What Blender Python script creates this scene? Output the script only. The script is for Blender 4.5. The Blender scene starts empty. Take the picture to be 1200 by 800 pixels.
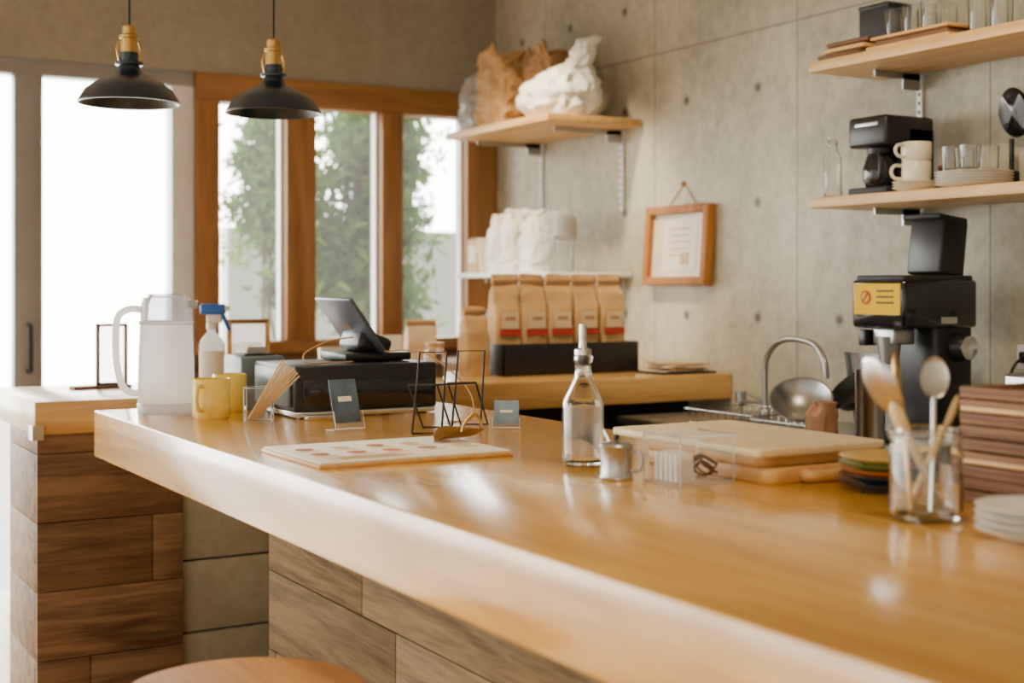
import bpy, bmesh, math, random
from mathutils import Vector, Matrix, Euler, noise
random.seed(7)
S=bpy.context.scene
rad=math.radians
# ------------------------------------------------------------------ materials
def newmat(n):
    m=bpy.data.materials.new(n); m.use_nodes=True
    nt=m.node_tree; b=nt.nodes.get('Principled BSDF'); return m,nt,b
def pm(n,c,rough=.5,metal=0,trans=0,coat=0,em=None,es=0,ior=1.45,var=.06,alpha=1):
    m,nt,b=newmat(n)
    b.inputs['Roughness'].default_value=rough; b.inputs['Metallic'].default_value=metal
    b.inputs['Transmission Weight'].default_value=trans; b.inputs['IOR'].default_value=ior
    b.inputs['Coat Weight'].default_value=coat; b.inputs['Alpha'].default_value=alpha
    b.inputs['Base Color'].default_value=(*c,1)
    if var>0 and trans==0:
        tc=nt.nodes.new('ShaderNodeTexCoord'); nz=nt.nodes.new('ShaderNodeTexNoise'); nz.inputs['Scale'].default_value=9
        nz.inputs['Detail'].default_value=4
        cr=nt.nodes.new('ShaderNodeValToRGB')
        cr.color_ramp.elements[0].position=.3; cr.color_ramp.elements[1].position=.7
        cr.color_ramp.elements[0].color=(*[max(0,x*(1-var)) for x in c],1)
        cr.color_ramp.elements[1].color=(*[min(1,x*(1+var)) for x in c],1)
        nt.links.new(tc.outputs['Object'],nz.inputs['Vector']); nt.links.new(nz.outputs['Fac'],cr.inputs['Fac'])
        nt.links.new(cr.outputs['Color'],b.inputs['Base Color'])
    if em: b.inputs['Emission Color'].default_value=(*em,1); b.inputs['Emission Strength'].default_value=es
    return m
def wood(n,c1,c2,axis='Y',sc=1.0,rough=.35,coat=0.0,bump=.05,spec=.5):
    m,nt,b=newmat(n); N=nt.nodes.new; L=nt.links.new
    tc=N('ShaderNodeTexCoord'); mp=N('ShaderNodeMapping')
    s={'X':(.7,9,9),'Y':(9,.7,9),'Z':(9,9,.7)}[axis]
    mp.inputs['Scale'].default_value=[v*sc for v in s]
    L(tc.outputs['Object'],mp.inputs['Vector'])
    n1=N('ShaderNodeTexNoise'); n1.inputs['Scale'].default_value=1.3; n1.inputs['Detail'].default_value=6; n1.inputs['Distortion'].default_value=1.2
    n2=N('ShaderNodeTexNoise'); n2.inputs['Scale'].default_value=9; n2.inputs['Detail'].default_value=5
    L(mp.outputs[0],n1.inputs['Vector']); L(mp.outputs[0],n2.inputs['Vector'])
    mx=N('ShaderNodeMath'); mx.operation='MULTIPLY_ADD'; mx.inputs[1].default_value=.35
    L(n2.outputs['Fac'],mx.inputs[0]); 
    m2=N('ShaderNodeMath'); m2.operation='MULTIPLY'; m2.inputs[1].default_value=.75; L(n1.outputs['Fac'],m2.inputs[0]); L(m2.outputs[0],mx.inputs[2])
    cr=N('ShaderNodeValToRGB'); e=cr.color_ramp.elements
    e[0].position=.40; e[0].color=(*c2,1); e[1].position=.66; e[1].color=(*c1,1)
    L(mx.outputs[0],cr.inputs['Fac'])
    L(cr.outputs['Color'],b.inputs['Base Color']); b.inputs['Specular IOR Level'].default_value=spec
    b.inputs['Roughness'].default_value=rough; b.inputs['Coat Weight'].default_value=coat; b.inputs['Coat Roughness'].default_value=.12
    bp=N('ShaderNodeBump'); bp.inputs['Strength'].default_value=bump; bp.inputs['Distance'].default_value=.01
    L(mx.outputs[0],bp.inputs['Height']); L(bp.outputs[0],b.inputs['Normal'])
    return m
def concrete(n,axis,a0,z0,c1,c2,grid=True):
    m,nt,b=newmat(n); N=nt.nodes.new; L=nt.links.new
    def ma(op,a,bb=None,c=None):
        k=N('ShaderNodeMath'); k.operation=op
        for i,v in enumerate((a,bb,c)):
            if v is None: continue
            if isinstance(v,(int,float)): k.inputs[i].default_value=v
            else: L(v,k.inputs[i])
        return k.outputs[0]
    tc=N('ShaderNodeTexCoord'); sp=N('ShaderNodeSeparateXYZ'); L(tc.outputs['Object'],sp.inputs[0])
    n1=N('ShaderNodeTexNoise'); n1.inputs['Scale'].default_value=1.6; n1.inputs['Detail'].default_value=8; n1.inputs['Roughness'].default_value=.65
    n2=N('ShaderNodeTexNoise'); n2.inputs['Scale'].default_value=22; n2.inputs['Detail'].default_value=7; n2.inputs['Roughness'].default_value=.7
    mp=N('ShaderNodeMapping'); mp.inputs['Scale'].default_value=(1,1,.45); L(tc.outputs['Object'],mp.inputs[0])
    L(mp.outputs[0],n1.inputs['Vector']); L(tc.outputs['Object'],n2.inputs['Vector'])
    f=ma('ADD',ma('MULTIPLY',n1.outputs['Fac'],.65),ma('MULTIPLY',n2.outputs['Fac'],.35))
    cr=N('ShaderNodeValToRGB'); e=cr.color_ramp.elements
    e[0].position=.40; e[0].color=(*c2,1); e[1].position=.60; e[1].color=(*c1,1); L(f,cr.inputs['Fac'])
    col=cr.outputs['Color']
    h=n2.outputs['Fac']
    if grid:
        A=sp.outputs[axis]; Z=sp.outputs['Z']
        def cell(v,o,p):
            t=ma('DIVIDE',ma('SUBTRACT',v,o),p)
            return ma('MULTIPLY',ma('SUBTRACT',t,ma('ROUND',t)),p)
        da=cell(A,a0,.45); dz=cell(Z,z0,.45)
        d=ma('SQRT',ma('ADD',ma('MULTIPLY',da,da),ma('MULTIPLY',dz,dz)))
        hole=ma('LESS_THAN',d,.015)
        ring=ma('MULTIPLY',ma('LESS_THAN',d,.027),.3)
        sa=ma('LESS_THAN',ma('ABSOLUTE',cell(A,a0+.225,.9)),.004)
        sz=ma('LESS_THAN',ma('ABSOLUTE',cell(Z,z0+.225,1.8)),.004)
        seam=ma('MULTIPLY',ma('MAXIMUM',sa,sz),.5)
        dk=ma('MAXIMUM',ma('MULTIPLY',hole,.85),ma('MAXIMUM',ring,seam))
        mix=N('ShaderNodeMix'); mix.data_type='RGBA'
        L(dk,mix.inputs['Factor']); L(col,mix.inputs['A']); mix.inputs['B'].default_value=(.05,.042,.03,1)
        col=mix.outputs['Result']
        h=ma('SUBTRACT',n2.outputs['Fac'],ma('MULTIPLY',ma('MAXIMUM',hole,seam),2.0))
    L(col,b.inputs['Base Color']); b.inputs['Roughness'].default_value=.5
    bp=N('ShaderNodeBump'); bp.inputs['Strength'].default_value=.3; bp.inputs['Distance'].default_value=.01
    L(h,bp.inputs['Height']); L(bp.outputs[0],b.inputs['Normal'])
    return m
def clear(n,tint=(1,1,1),gl=.12,diff=0.0,rough=.03):
    m,nt,b=newmat(n); nt.nodes.remove(b); N=nt.nodes.new; L=nt.links.new
    out=nt.nodes['Material Output']; t=N('ShaderNodeBsdfTransparent'); t.inputs[0].default_value=(*tint,1)
    g=N('ShaderNodeBsdfGlossy'); g.inputs['Roughness'].default_value=rough
    fr=N('ShaderNodeLayerWeight'); fr.inputs[0].default_value=gl
    mx=N('ShaderNodeMixShader'); L(fr.outputs['Fresnel'],mx.inputs[0]); L(t.outputs[0],mx.inputs[1]); L(g.outputs[0],mx.inputs[2])
    o=mx.outputs[0]
    if diff>0:
        d=N('ShaderNodeBsdfTranslucent'); d.inputs[0].default_value=(.95,.95,.95,1); d2=N('ShaderNodeBsdfDiffuse'); d2.inputs[0].default_value=(.9,.9,.88,1)
        ad=N('ShaderNodeMixShader'); ad.inputs[0].default_value=.45; L(d.outputs[0],ad.inputs[1]); L(d2.outputs[0],ad.inputs[2])
        m2=N('ShaderNodeMixShader'); m2.inputs[0].default_value=diff; L(o,m2.inputs[1]); L(ad.outputs[0],m2.inputs[2]); o=m2.outputs[0]
    L(o,out.inputs['Surface']); return m
def leafmat(n,c):
    m,nt,b=newmat(n); N=nt.nodes.new; L=nt.links.new
    tr=N('ShaderNodeBsdfTranslucent'); tr.inputs[0].default_value=(c[0]*1.3,c[1]*1.4,c[2],1); b.inputs['Base Color'].default_value=(*c,1); b.inputs['Roughness'].default_value=.6
    mx=N('ShaderNodeMixShader'); mx.inputs[0].default_value=.35; L(b.outputs[0],mx.inputs[1]); L(tr.outputs[0],mx.inputs[2]); L(mx.outputs[0],nt.nodes['Material Output'].inputs['Surface']); return m

W_counter=wood('oiled_counter_wood',(.76,.41,.062),(.53,.25,.030),'Y',1.0,.22,.5,.02)
W_counterX=wood('oiled_counter_wood_cross',(.74,.45,.15),(.54,.29,.08),'X',1.0,.3,.3,.02)
W_frame=wood('window_timber',(.38,.18,.055),(.23,.097,.028),'Z',1.0,.45,0,.05)
W_frameX=wood('window_timber_horizontal',(.38,.18,.055),(.23,.097,.028),'X',1.0,.45,0,.05)
W_pic=wood('picture_timber',(.46,.19,.045),(.30,.11,.024),'Z',1.0,.5,0,.05,.3)
W_shelf=wood('shelf_pine',(.72,.45,.17),(.54,.30,.095),'Y',1.2,.45,0,.04)
W_dark=[wood('plank_%d'%i,a,b,'X',1.5,.6,0,.25,.3) for i,(a,b) in enumerate([((.25,.145,.07),(.09,.047,.022)),((.29,.175,.085),(.105,.057,.026)),((.21,.12,.055),(.075,.04,.019))])]
W_darkY=[wood('plank_y_%d'%i,a,b,'Y',1.5,.75,0,.25,.1) for i,(a,b) in enumerate([((.215,.145,.068),(.085,.055,.025)),((.25,.17,.08),(.10,.066,.031)),((.18,.12,.055),(.075,.048,.022))])]
W_board=wood('board_wood',(.82,.66,.38),(.70,.52,.26),'Y',1.6,.45,0,.03)
W_board2=wood('board_wood_dark',(.68,.40,.14),(.54,.28,.08),'Y',1.6,.45,0,.03)
W_seat=wood('stool_seat_wood',(.56,.29,.085),(.40,.18,.045),'Y',1.2,.5,0,.03,.3)
W_walnut=wood('walnut',(.18,.085,.04),(.09,.04,.02),'Y',1.6,.6,0,.05,.3)
W_tray=wood('tray_wood',(.27,.155,.09),(.15,.08,.045),'Y',1.6,.7,0,.05,.15)
W_floor=wood('floor_wood',(.46,.23,.08),(.30,.14,.04),'Y',.8,.35,.1,.05)
M_walnut=W_walnut
M_conc=concrete('concrete_formwork','Y',4.568,2.127,(.60,.56,.42),(.33,.305,.22))
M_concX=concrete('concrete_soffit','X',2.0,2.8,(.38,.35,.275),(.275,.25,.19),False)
M_stone=concrete('stone_block','Y',0,0,(.40,.37,.26),(.27,.25,.17),False)
M_ext=concrete('garden_wall_render','X',0,0,(.75,.76,.72),(.62,.63,.60),False)
M_ceil=pm('ceiling_paint',(.55,.48,.38),.9)
M_alu=pm('grey_aluminium',(.32,.325,.33),.45,.3)
M_aluL=pm('light_aluminium',(.80,.81,.82),.5,.1)
M_navy=pm('pendant_navy_enamel',(.014,.03,.048),.28,.2,coat=.4)
M_brass=pm('brass',(.62,.38,.12),.28,1)
M_black=pm('black_plastic',(.012,.012,.013),.35)
M_blackg=pm('black_gloss',(.008,.009,.011),.15,coat=.5)
M_blackm=pm('black_matte',(.02,.02,.021),.6)
M_steel=pm('stainless',(.65,.65,.64),.25,1)
M_steelD=pm('worn_steel',(.45,.45,.44),.35,1)
M_white=pm('white_ceramic',(.8,.77,.7),.25)
M_cream=pm('cream_ceramic',(.76,.68,.52),.3)
M_yellow=pm('yellow_glaze',(.86,.64,.11),.3,coat=.3)
M_kraft=pm('kraft_paper',(.54,.33,.14),.8,var=.2)
M_kraftD=pm('kraft_paper_dark',(.35,.19,.08),.8,var=.25)
M_plast=pm('white_plastic_bag',(.90,.88,.80),.4,var=.05)
M_paper=pm('paper',(.90,.85,.74),.8)
M_blue=pm('blue_plastic',(.02,.12,.50),.35)
M_label=pm('bag_label',(.62,.46,.28),.7)
M_red=pm('red_card',(.42,.03,.02),.6)
M_pink=pm('print_pink',(.60,.16,.10),.8,var=.3)
M_brownp=pm('print_brown',(.36,.18,.09),.8,var=.3)
M_stick=pm('wooden_stick',(.80,.58,.28),.6)
M_sticker=pm('yellow_sticker',(.80,.50,.0),.85,var=.02)
M_glass=pm('clear_glass',(.97,.98,.97),.0,trans=1,ior=1.45)
M_win=clear('window_glass',(.97,.98,.98),.08,.08)  # translucent share hazes the panes, standing in for veiling glare
M_door=clear('door_glass',(.97,.98,.98),.08,.05)
M_acr=clear('acrylic',(.97,.98,.98),.12,.05)
M_acre=clear('acrylic_edge',(.95,.97,.97),.3,.55)
M_bag=clear('clear_film',(.95,.95,.95),.35,.4,.15)
M_frost=clear('frosted_plastic',(.95,.95,.96),.15,.85,.3)
M_lid=clear('smoke_plastic',(.66,.63,.66),.3,.25,.1)
M_leaf=leafmat('leaf_green',(.07,.16,.035))
M_leaf2=leafmat('leaf_light',(.15,.27,.06))
M_bark=pm('bark',(.16,.12,.08),.9)
M_green=pm('green_glaze',(.13,.22,.05),.3,coat=.3)
M_orange=pm('orange_glaze',(.62,.16,.03),.3,coat=.3)
M_navyg=pm('navy_glaze',(.015,.03,.06),.25,coat=.4)
M_mustard=pm('mustard_glaze',(.55,.34,.06),.3,coat=.3)
M_card=pm('blue_card',(.09,.14,.20),.3,var=.7)
M_cardl=pm('sky_card',(.22,.34,.42),.4,var=.5)
M_tablet=pm('tablet_back',(.10,.12,.15),.35,.5)
M_drawer=pm('cash_drawer',(.015,.018,.024),.4)
M_drawerL=pm('printer_grey_drawer_sheen',(.14,.19,.22),.4)
M_bulb=pm('bulb_glass',(1,.9,.75),.3,em=(1,.75,.45),es=3)
M_lampw=pm('lamp_lens',(1,.9,.75),.3,em=(1,.85,.65),es=6)
M_orangep=pm('orange_plastic',(.8,.12,.03),.4)
M_ground=pm('exterior_paving',(.62,.61,.57),.8)
# ------------------------------------------------------------------ builder
class O:
    def __init__(s,name,loc=(0,0,0),rz=0,rot=None):
        s.name=name; s.bm=bmesh.new(); s.mats=[]; s.loc=loc; s.rot=rot or (0,0,rad(rz))
    def mi(s,m):
        if m not in s.mats: s.mats.append(m)
        return s.mats.index(m)
    def add(s,tb,mat,M=None,smooth=True):
        i=s.mi(mat)
        for f in tb.faces: f.material_index=i; f.smooth=smooth
        if M is not None: tb.transform(M)
        me=bpy.data.meshes.new('t'); tb.to_mesh(me); tb.free(); s.bm.from_mesh(me); bpy.data.meshes.remove(me)
    def box(s,c,d,mat,bev=0,rot=(0,0,0),seg=2):
        tb=bmesh.new(); bmesh.ops.create_cube(tb,size=1)
        bmesh.ops.scale(tb,vec=d,verts=tb.verts)
        if bev>0: bmesh.ops.bevel(tb,geom=list(tb.edges),offset=bev,segments=seg,affect='EDGES',profile=.5)
        s.add(tb,mat,Matrix.Translation(c)@Euler([rad(a) for a in rot]).to_matrix().to_4x4(),False); return s
    def b2(s,x0,x1,y0,y1,z0,z1,mat,bev=0):
        return s.box(((x0+x1)/2,(y0+y1)/2,(z0+z1)/2),(x1-x0,y1-y0,z1-z0),mat,bev)
    def quad(s,pts,mat):
        tb=bmesh.new(); tb.faces.new([tb.verts.new(p) for p in pts]); s.add(tb,mat,None,False); return s
    def lathe(s,prof,mat,c=(0,0,0),rot=(0,0,0),seg=36,sx=1,sy=1):
        tb=bmesh.new(); rings=[]
        for r,z in prof:
            if r<1e-6: rings.append([tb.verts.new((0,0,z))])
            else: rings.append([tb.verts.new((r*sx*math.cos(2*math.pi*k/seg),r*sy*math.sin(2*math.pi*k/seg),z)) for k in range(seg)])
        for a,b in zip(rings,rings[1:]):
            for k in range(seg):
                k2=(k+1)%seg
                if len(a)==1 and len(b)==1: continue
                if len(a)==1: tb.faces.new((a[0],b[k2],b[k]))
                elif len(b)==1: tb.faces.new((a[k],a[k2],b[0]))
                else: tb.faces.new((a[k],a[k2],b[k2],b[k]))
        bmesh.ops.recalc_face_normals(tb,faces=tb.faces)
        s.add(tb,mat,Matrix.Translation(c)@Euler([rad(a) for a in rot]).to_matrix().to_4x4()); return s
    def cyl(s,r,z0,z1,mat,c=(0,0,0),rot=(0,0,0),seg=32,r2=None,bev=.0):
        r2=r if r2 is None else r2
        if bev: p=[(0,z0),(r-bev,z0),(r,z0+bev),(r2,z1-bev),(r2-bev,z1),(0,z1)]
        else: p=[(0,z0),(r,z0),(r2,z1),(0,z1)]
        return s.lathe(p,mat,c,rot,seg)
    def tube(s,pts,r,mat,seg=10,closed=False,smooth=0):
        P=[Vector(p) for p in pts]
        if smooth:
            Q=[]; n=len(P)
            rng=range(n if closed else n-1)
            for i in rng:
                if closed: a,b,c,d=P[(i-1)%n],P[i],P[(i+1)%n],P[(i+2)%n]
                else: a,b,c,d=P[max(i-1,0)],P[i],P[i+1],P[min(i+2,n-1)]
                for k in range(smooth):
                    t=k/smooth
                    Q.append(.5*((2*b)+(c-a)*t+(2*a-5*b+4*c-d)*t*t+(3*b-a-3*c+d)*t**3))
            if not closed: Q.append(P[-1])
            P=Q
        tb=bmesh.new(); n=len(P); rings=[]; up=None
        for i,p in enumerate(P):
            if closed: t=(P[(i+1)%n]-P[(i-1)%n])
            else: t=(P[min(i+1,n-1)]-P[max(i-1,0)])
            t.normalize()
            if up is None:
                up=t.cross(Vector((0,0,1)))
                if up.length<.1: up=t.cross(Vector((1,0,0)))
            up=(up-t*up.dot(t)).normalized(); v=t.cross(up)
            rings.append([tb.verts.new(p+r*(math.cos(2*math.pi*k/seg)*up+math.sin(2*math.pi*k/seg)*v)) for k in range(seg)])
        for i in range(n if closed else n-1):
            a,b=rings[i],rings[(i+1)%n]
            for k in range(seg): tb.faces.new((a[k],a[(k+1)%seg],b[(k+1)%seg],b[k]))
        if not closed: tb.faces.new(rings[0]); tb.faces.new(rings[-1])
        bmesh.ops.recalc_face_normals(tb,faces=tb.faces)
        s.add(tb,mat); return s
    def rings(s,R,mat,c=(0,0,0),ex=4,seg=40,nz=0,ns=8,rz=0,cap=True,seed=0,sub=3,crease=0,smooth=True,jag=0):
        tb=bmesh.new(); RR=[]
        for i in range(len(R)-1):
            for k in range(sub):
                t=k/sub; RR.append([R[i][j]*(1-t)+R[i+1][j]*t for j in range(5)])
        RR.append(list(R[-1])); rg=[]; H=R[-1][0]
        for z,rx,ry,ox,oy in RR:
            l=[]
            for k in range(seg):
                a=2*math.pi*k/seg; ca,sa=math.cos(a),math.sin(a)
                x=math.copysign(abs(ca)**(2/ex),ca)*rx+ox; y=math.copysign(abs(sa)**(2/ex),sa)*ry+oy
                v=Vector((x,y,z))
                if nz or crease:
                    w=min(1,max(0,(z-R[0][0])/.03))
                    q=noise.noise_vector(v*ns+Vector((seed,seed*2,0)))+.5*noise.noise_vector(v*ns*2.3+Vector((seed,0,5)))
                    v+=q*nz*w
                    if crease:
                        rr=1-2*abs(noise.noise(v*ns*2.2+Vector((seed*3,1,seed)))); r2=1-2*abs(noise.noise(v*ns*4.5+Vector((seed,7,seed*2))))
                        dn=Vector((ca,sa,0)); v+=dn*crease*(rr+.5*r2-.7)*w
                if jag and z>H*.8: v.z+=jag*noise.noise(Vector((ca*2.5,sa*2.5,seed)))*((z/H)-.8)/.2*2
                l.append(tb.verts.new(v))
            rg.append(l)
        for a,b in zip(rg,rg[1:]):
            for k in range(seg): tb.faces.new((a[k],a[(k+1)%seg],b[(k+1)%seg],b[k]))
        tb.faces.new(rg[0][::-1]); 
        if cap: tb.faces.new(rg[-1])
        if not smooth: bmesh.ops.triangulate(tb,faces=tb.faces[:])
        s.add(tb,mat,Matrix.Translation(c)@Matrix.Rotation(rad(rz),4,'Z'),smooth); return s
    def sphere(s,r,mat,c=(0,0,0),sc=(1,1,1),rot=(0,0,0)):
        tb=bmesh.new(); bmesh.ops.create_uvsphere(tb,u_segments=24,v_segments=14,radius=r)
        s.add(tb,mat,Matrix.Translation(c)@Euler([rad(a) for a in rot]).to_matrix().to_4x4()@Matrix.Diagonal((*sc,1))); return s
    def end(s):
        me=bpy.data.meshes.new(s.name); s.bm.to_mesh(me); s.bm.free()
        for m in s.mats: me.materials.append(m)
        me.set_sharp_from_angle(angle=rad(48))
        o=bpy.data.objects.new(s.name,me); o.location=s.loc; o.rotation_euler=s.rot
        S.collection.objects.link(o); return o
# ------------------------------------------------------------------ room shell
XC=3.53; YW=6.18; ZC=3.0
O('floor').b2(-4,XC+.2,-3.2,YW+.2,-.1,0,W_floor).end()
O('ceiling').b2(-4,XC+.2,-3.2,YW+.2,ZC,ZC+.15,M_ceil).end()
O('wall_right').b2(XC,XC+.2,-3.2,YW+.2,0,ZC,M_conc).end()
O('wall_back').b2(-4,XC,-3.4,-3.2,0,ZC,M_ceil).end()
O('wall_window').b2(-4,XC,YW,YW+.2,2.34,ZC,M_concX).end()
O('wall_sill').b2(1.93,XC,YW+.02,YW+.18,0,1.03,W_dark[1]).end()
def pane(o,x0,x1,y,z0,z1,m): o.quad([(x0,y,z0),(x1,y,z0),(x1,y,z1),(x0,y,z1)],m)
w=O('window_1')
Yf0,Yf1=YW-.02,YW+.12
w.b2(1.93,XC-.002,Yf0,Yf1,2.21,2.338,W_frameX,.004)
w.b2(1.93,XC-.002,YW-.05,Yf1,1.032,1.09,W_frameX,.004)
for a,b in ((1.93,2.04),(2.37,2.52),(2.87,2.985),(3.35,3.528)): w.b2(a,b,Yf0+.002,Yf1-.002,1.09,2.21,W_frame,.004)
for a,b in ((2.04,2.37),(2.52,2.87),(2.985,3.35)):
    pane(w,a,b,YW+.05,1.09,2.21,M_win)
    for q in (a,b-.016): w.b2(q,q+.016,YW+.03,YW+.075,1.09,2.21,M_aluL)
w.end()
d=O('door_1')
d.b2(-3.98,1.925,YW,YW+.1,2.27,2.336,M_alu,.003)
d.b2(1.82,1.925,YW,YW+.1,0,2.27,M_aluL,.003)
d.b2(1.13,1.25,YW+.0,YW+.08,0,2.27,M_alu,.003)
d.b2(1.25,1.82,YW+.02,YW+.08,0,.08,M_alu,.003)
pane(d,1.25,1.82,YW+.045,.08,2.27,M_door)
d.tube([(1.19,YW,.98),(1.19,YW-.045,.98),(1.19,YW-.045,1.18),(1.19,YW,1.18)],.011,M_blackm)
for k in range(5):
    x=1.13-1.02*(k+1); d.b2(x,x+.07,YW,YW+.08,0,2.27,M_alu,.003)
    pane(d,x+.07,x+1.02,YW+.045,0,2.27,M_door)
d.end()
f=O('window_2')
for k in range(9): f.b2(-4.05,-3.97,-3.2+k*1.16,-3.13+k*1.16,0,ZC,M_alu,.003)
f.end()
# exterior
O('exterior_ground').b2(-12,12,YW+.2,16,-.15,-.05,M_ground).end()
O('garden_wall').b2(3.0,7.5,8.9,9.05,-.05,1.75,M_ext).end()
def shrub(name,c,sx,sy,z0,z1,n,stems=6,seed=1,ncl=30):
    random.seed(seed); o=O(name,c)
    for k in range(stems):
        a=random.uniform(-sx,sx)*.5; b=random.uniform(-sy,sy)*.5
        pts=[(a*.3,b*.3,0)]
        for j in range(1,6):
            t=j/5; pts.append((a*(.3+.9*t)+random.uniform(-.06,.06),b*(.3+.9*t)+random.uniform(-.05,.05),z1*t*random.uniform(.92,1)))
        o.tube(pts,.010,M_bark,6,smooth=3)
    cl=[(random.uniform(-sx,sx),random.uniform(-sy,sy),z0+(z1-z0)*random.random()**.75,random.uniform(.08,.2)) for _ in range(ncl)]
    for mat,cnt in ((M_leaf,n//2),(M_leaf2,n//2)):
        tb=bmesh.new()
        for _ in range(cnt):
            q=random.choice(cl); p=Vector((random.gauss(q[0],q[3]*.55),random.gauss(q[1],q[3]*.6),random.gauss(q[2],q[3]*.6)))
            l=random.uniform(.035,.07); wd=l*.32
            M=Matrix.Translation(p)@Euler((random.uniform(-1.2,1.2),random.uniform(-1.2,1.2),random.uniform(0,6.3))).to_matrix().to_4x4()
            v=[tb.verts.new(M@Vector(x)) for x in ((-l,0,0),(-l*.2,wd,.006),(l,0,-.004),(-l*.2,-wd,.006),(-l*.1,0,-.003))]
            tb.faces.new((v[0],v[4],v[1])); tb.faces.new((v[1],v[4],v[2])); tb.faces.new((v[2],v[4],v[3])); tb.faces.new((v[3],v[4],v[0]))
        o.add(tb,mat,None,False)
    return o.end()
shrub('garden_shrub',(2.72,7.3,-.05),.13,.15,1.3,2.4,2300,4,3,20)
shrub('garden_shrub',(3.30,7.3,-.05),.27,.2,.9,2.5,7500,7,5,38)
# ------------------------------------------------------------------ counters
c=O('bar_counter')
c.b2(.93,1.90,-.7,3.91,.87,1.0,W_counter,.004)
c.b2(1.27,1.84,-.6,3.36,0,.87,M_blackm)
z=0
random.seed(11)
while z<.86:
    h=min(.205,.87-z); y=-.6-random.uniform(0,.8)
    while y<3.38:
        L_=random.uniform(.75,1.25); a=max(y,-.6); b=min(y+L_,3.38)
        if b-a>.03: c.b2(1.25,1.272,a+.0012,b-.0012,z+.0015,z+h-.0015,random.choice(W_darkY),.0015)
        y+=L_
    z+=.205
c.end()
c=O('service_counter')
c.b2(.84,XC-.005,4.27,4.95,.90,1.0,W_counterX,.004)
c.b2(.87,1.30,4.31,4.70,0,.9,M_blackm)
c.b2(1.30,XC-.005,4.55,4.9,0,.9,M_blackm)
z=0
while z<.89:
    h=min(.21,.9-z); x=.85-random.uniform(0,.4)
    while x<1.30:
        L_=random.uniform(.5,.9); a=max(x,.85); b=min(x+L_,1.30)
        if b-a>.02: c.b2(a+.0012,b-.0012,4.29,4.312,z+.0015,z+h-.0015,random.choice(W_dark),.0015)
        x+=L_
    c.b2(.85,.872,4.313,4.72,z+.0015,z+h-.0015,random.choice(W_dark),.0015)
    z+=.21
c.b2(.838,.865,4.262,4.268,.885,.93,M_steelD); c.b2(.832,.838,4.262,4.32,.885,.93,M_steelD)
z=0; k=0
while z<.89:
    h=min(.232,.9-z)
    for a,b in ((1.302,1.70),(1.70,1.95)) if k%2 else ((1.302,1.66),(1.66,1.95)):
        c.b2(a+.002,b-.002,4.32,4.5,z+.003,z+h-.003,M_stone,.006)
    z+=.232; k+=1
c.b2(1.303,1.94,4.335,4.5,0,.9,M_blackm)
c.end()
c=O('work_counter')
c.b2(2.95,XC-.005,.4,4.24,.83,.86,M_steelD,.003); c.b2(3.0,XC-.005,.42,4.22,0,.83,M_blackm)
c.end()
c=O('bar_stool',(.74,2.115,0))
c.lathe([(0,.665),(.19,.665),(.2,.672),(.2,.692),(.194,.70),(0,.70)],W_seat,seg=64)
for k in range(4):
    a=rad(45+90*k); ca,sa=math.cos(a),math.sin(a)
    c.tube([(ca*.13,sa*.13,.665),(ca*.2,sa*.2,0)],.012,M_blackm)
c.tube([(.178*math.cos(2*math.pi*k/24),.178*math.sin(2*math.pi*k/24),.25) for k in range(24)],.008,M_blackm,closed=True)
c.end()
# ------------------------------------------------------------------ pendants
def pendant(x,y,zr):
    o=O('pendant_lamp',(x,y,zr)); R=.146
    pr=[(R,0),(R+.002,.004),(R-.004,.012),(.125,.040),(.098,.060),(.065,.078),(.043,.088),(.036,.098)]
    o.lathe(pr+[(.034,.096),(.041,.085),(.063,.074),(.096,.056),(.122,.036),(R-.008,.008),(R-.002,0),(R,0)],M_navy,seg=64)
    o.lathe([(.034,.095),(.034,.10),(.030,.112),(.040,.114),(.040,.122),(.026,.126),(.026,.150),(.0,.150)],M_navy,seg=32)
    o.lathe([(0,.148),(.024,.148),(.024,.19),(.028,.192),(.028,.20),(.020,.204),(.020,.225),(.012,.232),(0,.232)],M_brass)
    o.tube([(-.028,0,.12),(-.036,0,.16),(-.028,0,.185)],.004,M_brass); o.tube([(.028,0,.12),(.036,0,.16),(.028,0,.185)],.004,M_brass)
    o.tube([(0,0,.23),(0,0,ZC-zr)],.0035,M_blackm,8)
    o.cyl(.05,ZC-zr-.03,ZC-zr,M_navy)
    o.sphere(.026,M_bulb,(0,0,.058)); o.cyl(.014,.075,.12,M_brass)
    o.end()
pendant(1.06,4.03,1.885); pendant(1.495,4.0,1.88)
# ------------------------------------------------------------------ shelves
def shelf(name,x0,y0,y1,z,th,mat,rails):
    o=O(name); o.b2(x0,XC-.014,y0,y1,z-th,z,mat,.003)
    for y,za,zb in rails:
        o.b2(XC-.012,XC-.001,y-.011,y+.011,za,zb,M_aluL)
        o.box(((x0+XC)/2+.06,y,z-th-.012),(XC-x0-.14,.006,.022),M_steelD)
        o.box((XC-.05,y,z-th-.03),(.08,.006,.055),M_steelD)
        k=za+.02
        while k<zb: o.b2(XC-.0135,XC-.012,y-.004,y+.004,k,k+.012,M_blackm); k+=.03
    return o.end()
shelf('wall_shelf',3.03,4.87,5.80,2.08,.033,W_shelf,[(5.03,1.69,2.04),(5.72,1.69,2.04)])
shelf('wall_shelf',3.08,4.95,5.80,1.41,.022,M_aluL,[(5.03,1.2,1.38),(5.72,1.2,1.38)])
shelf('wall_shelf',3.18,1.2,3.45,2.10,.035,W_shelf,[(3.28,1.85,2.06),(1.9,1.85,2.06)])
shelf('wall_shelf',3.18,1.2,3.45,1.645,.035,W_shelf,[(3.28,1.42,1.6),(1.9,1.42,1.6)])
o=O('picture_frame',(XC-.034,4.585,1.52),rot=(0,rad(4),0))
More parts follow.
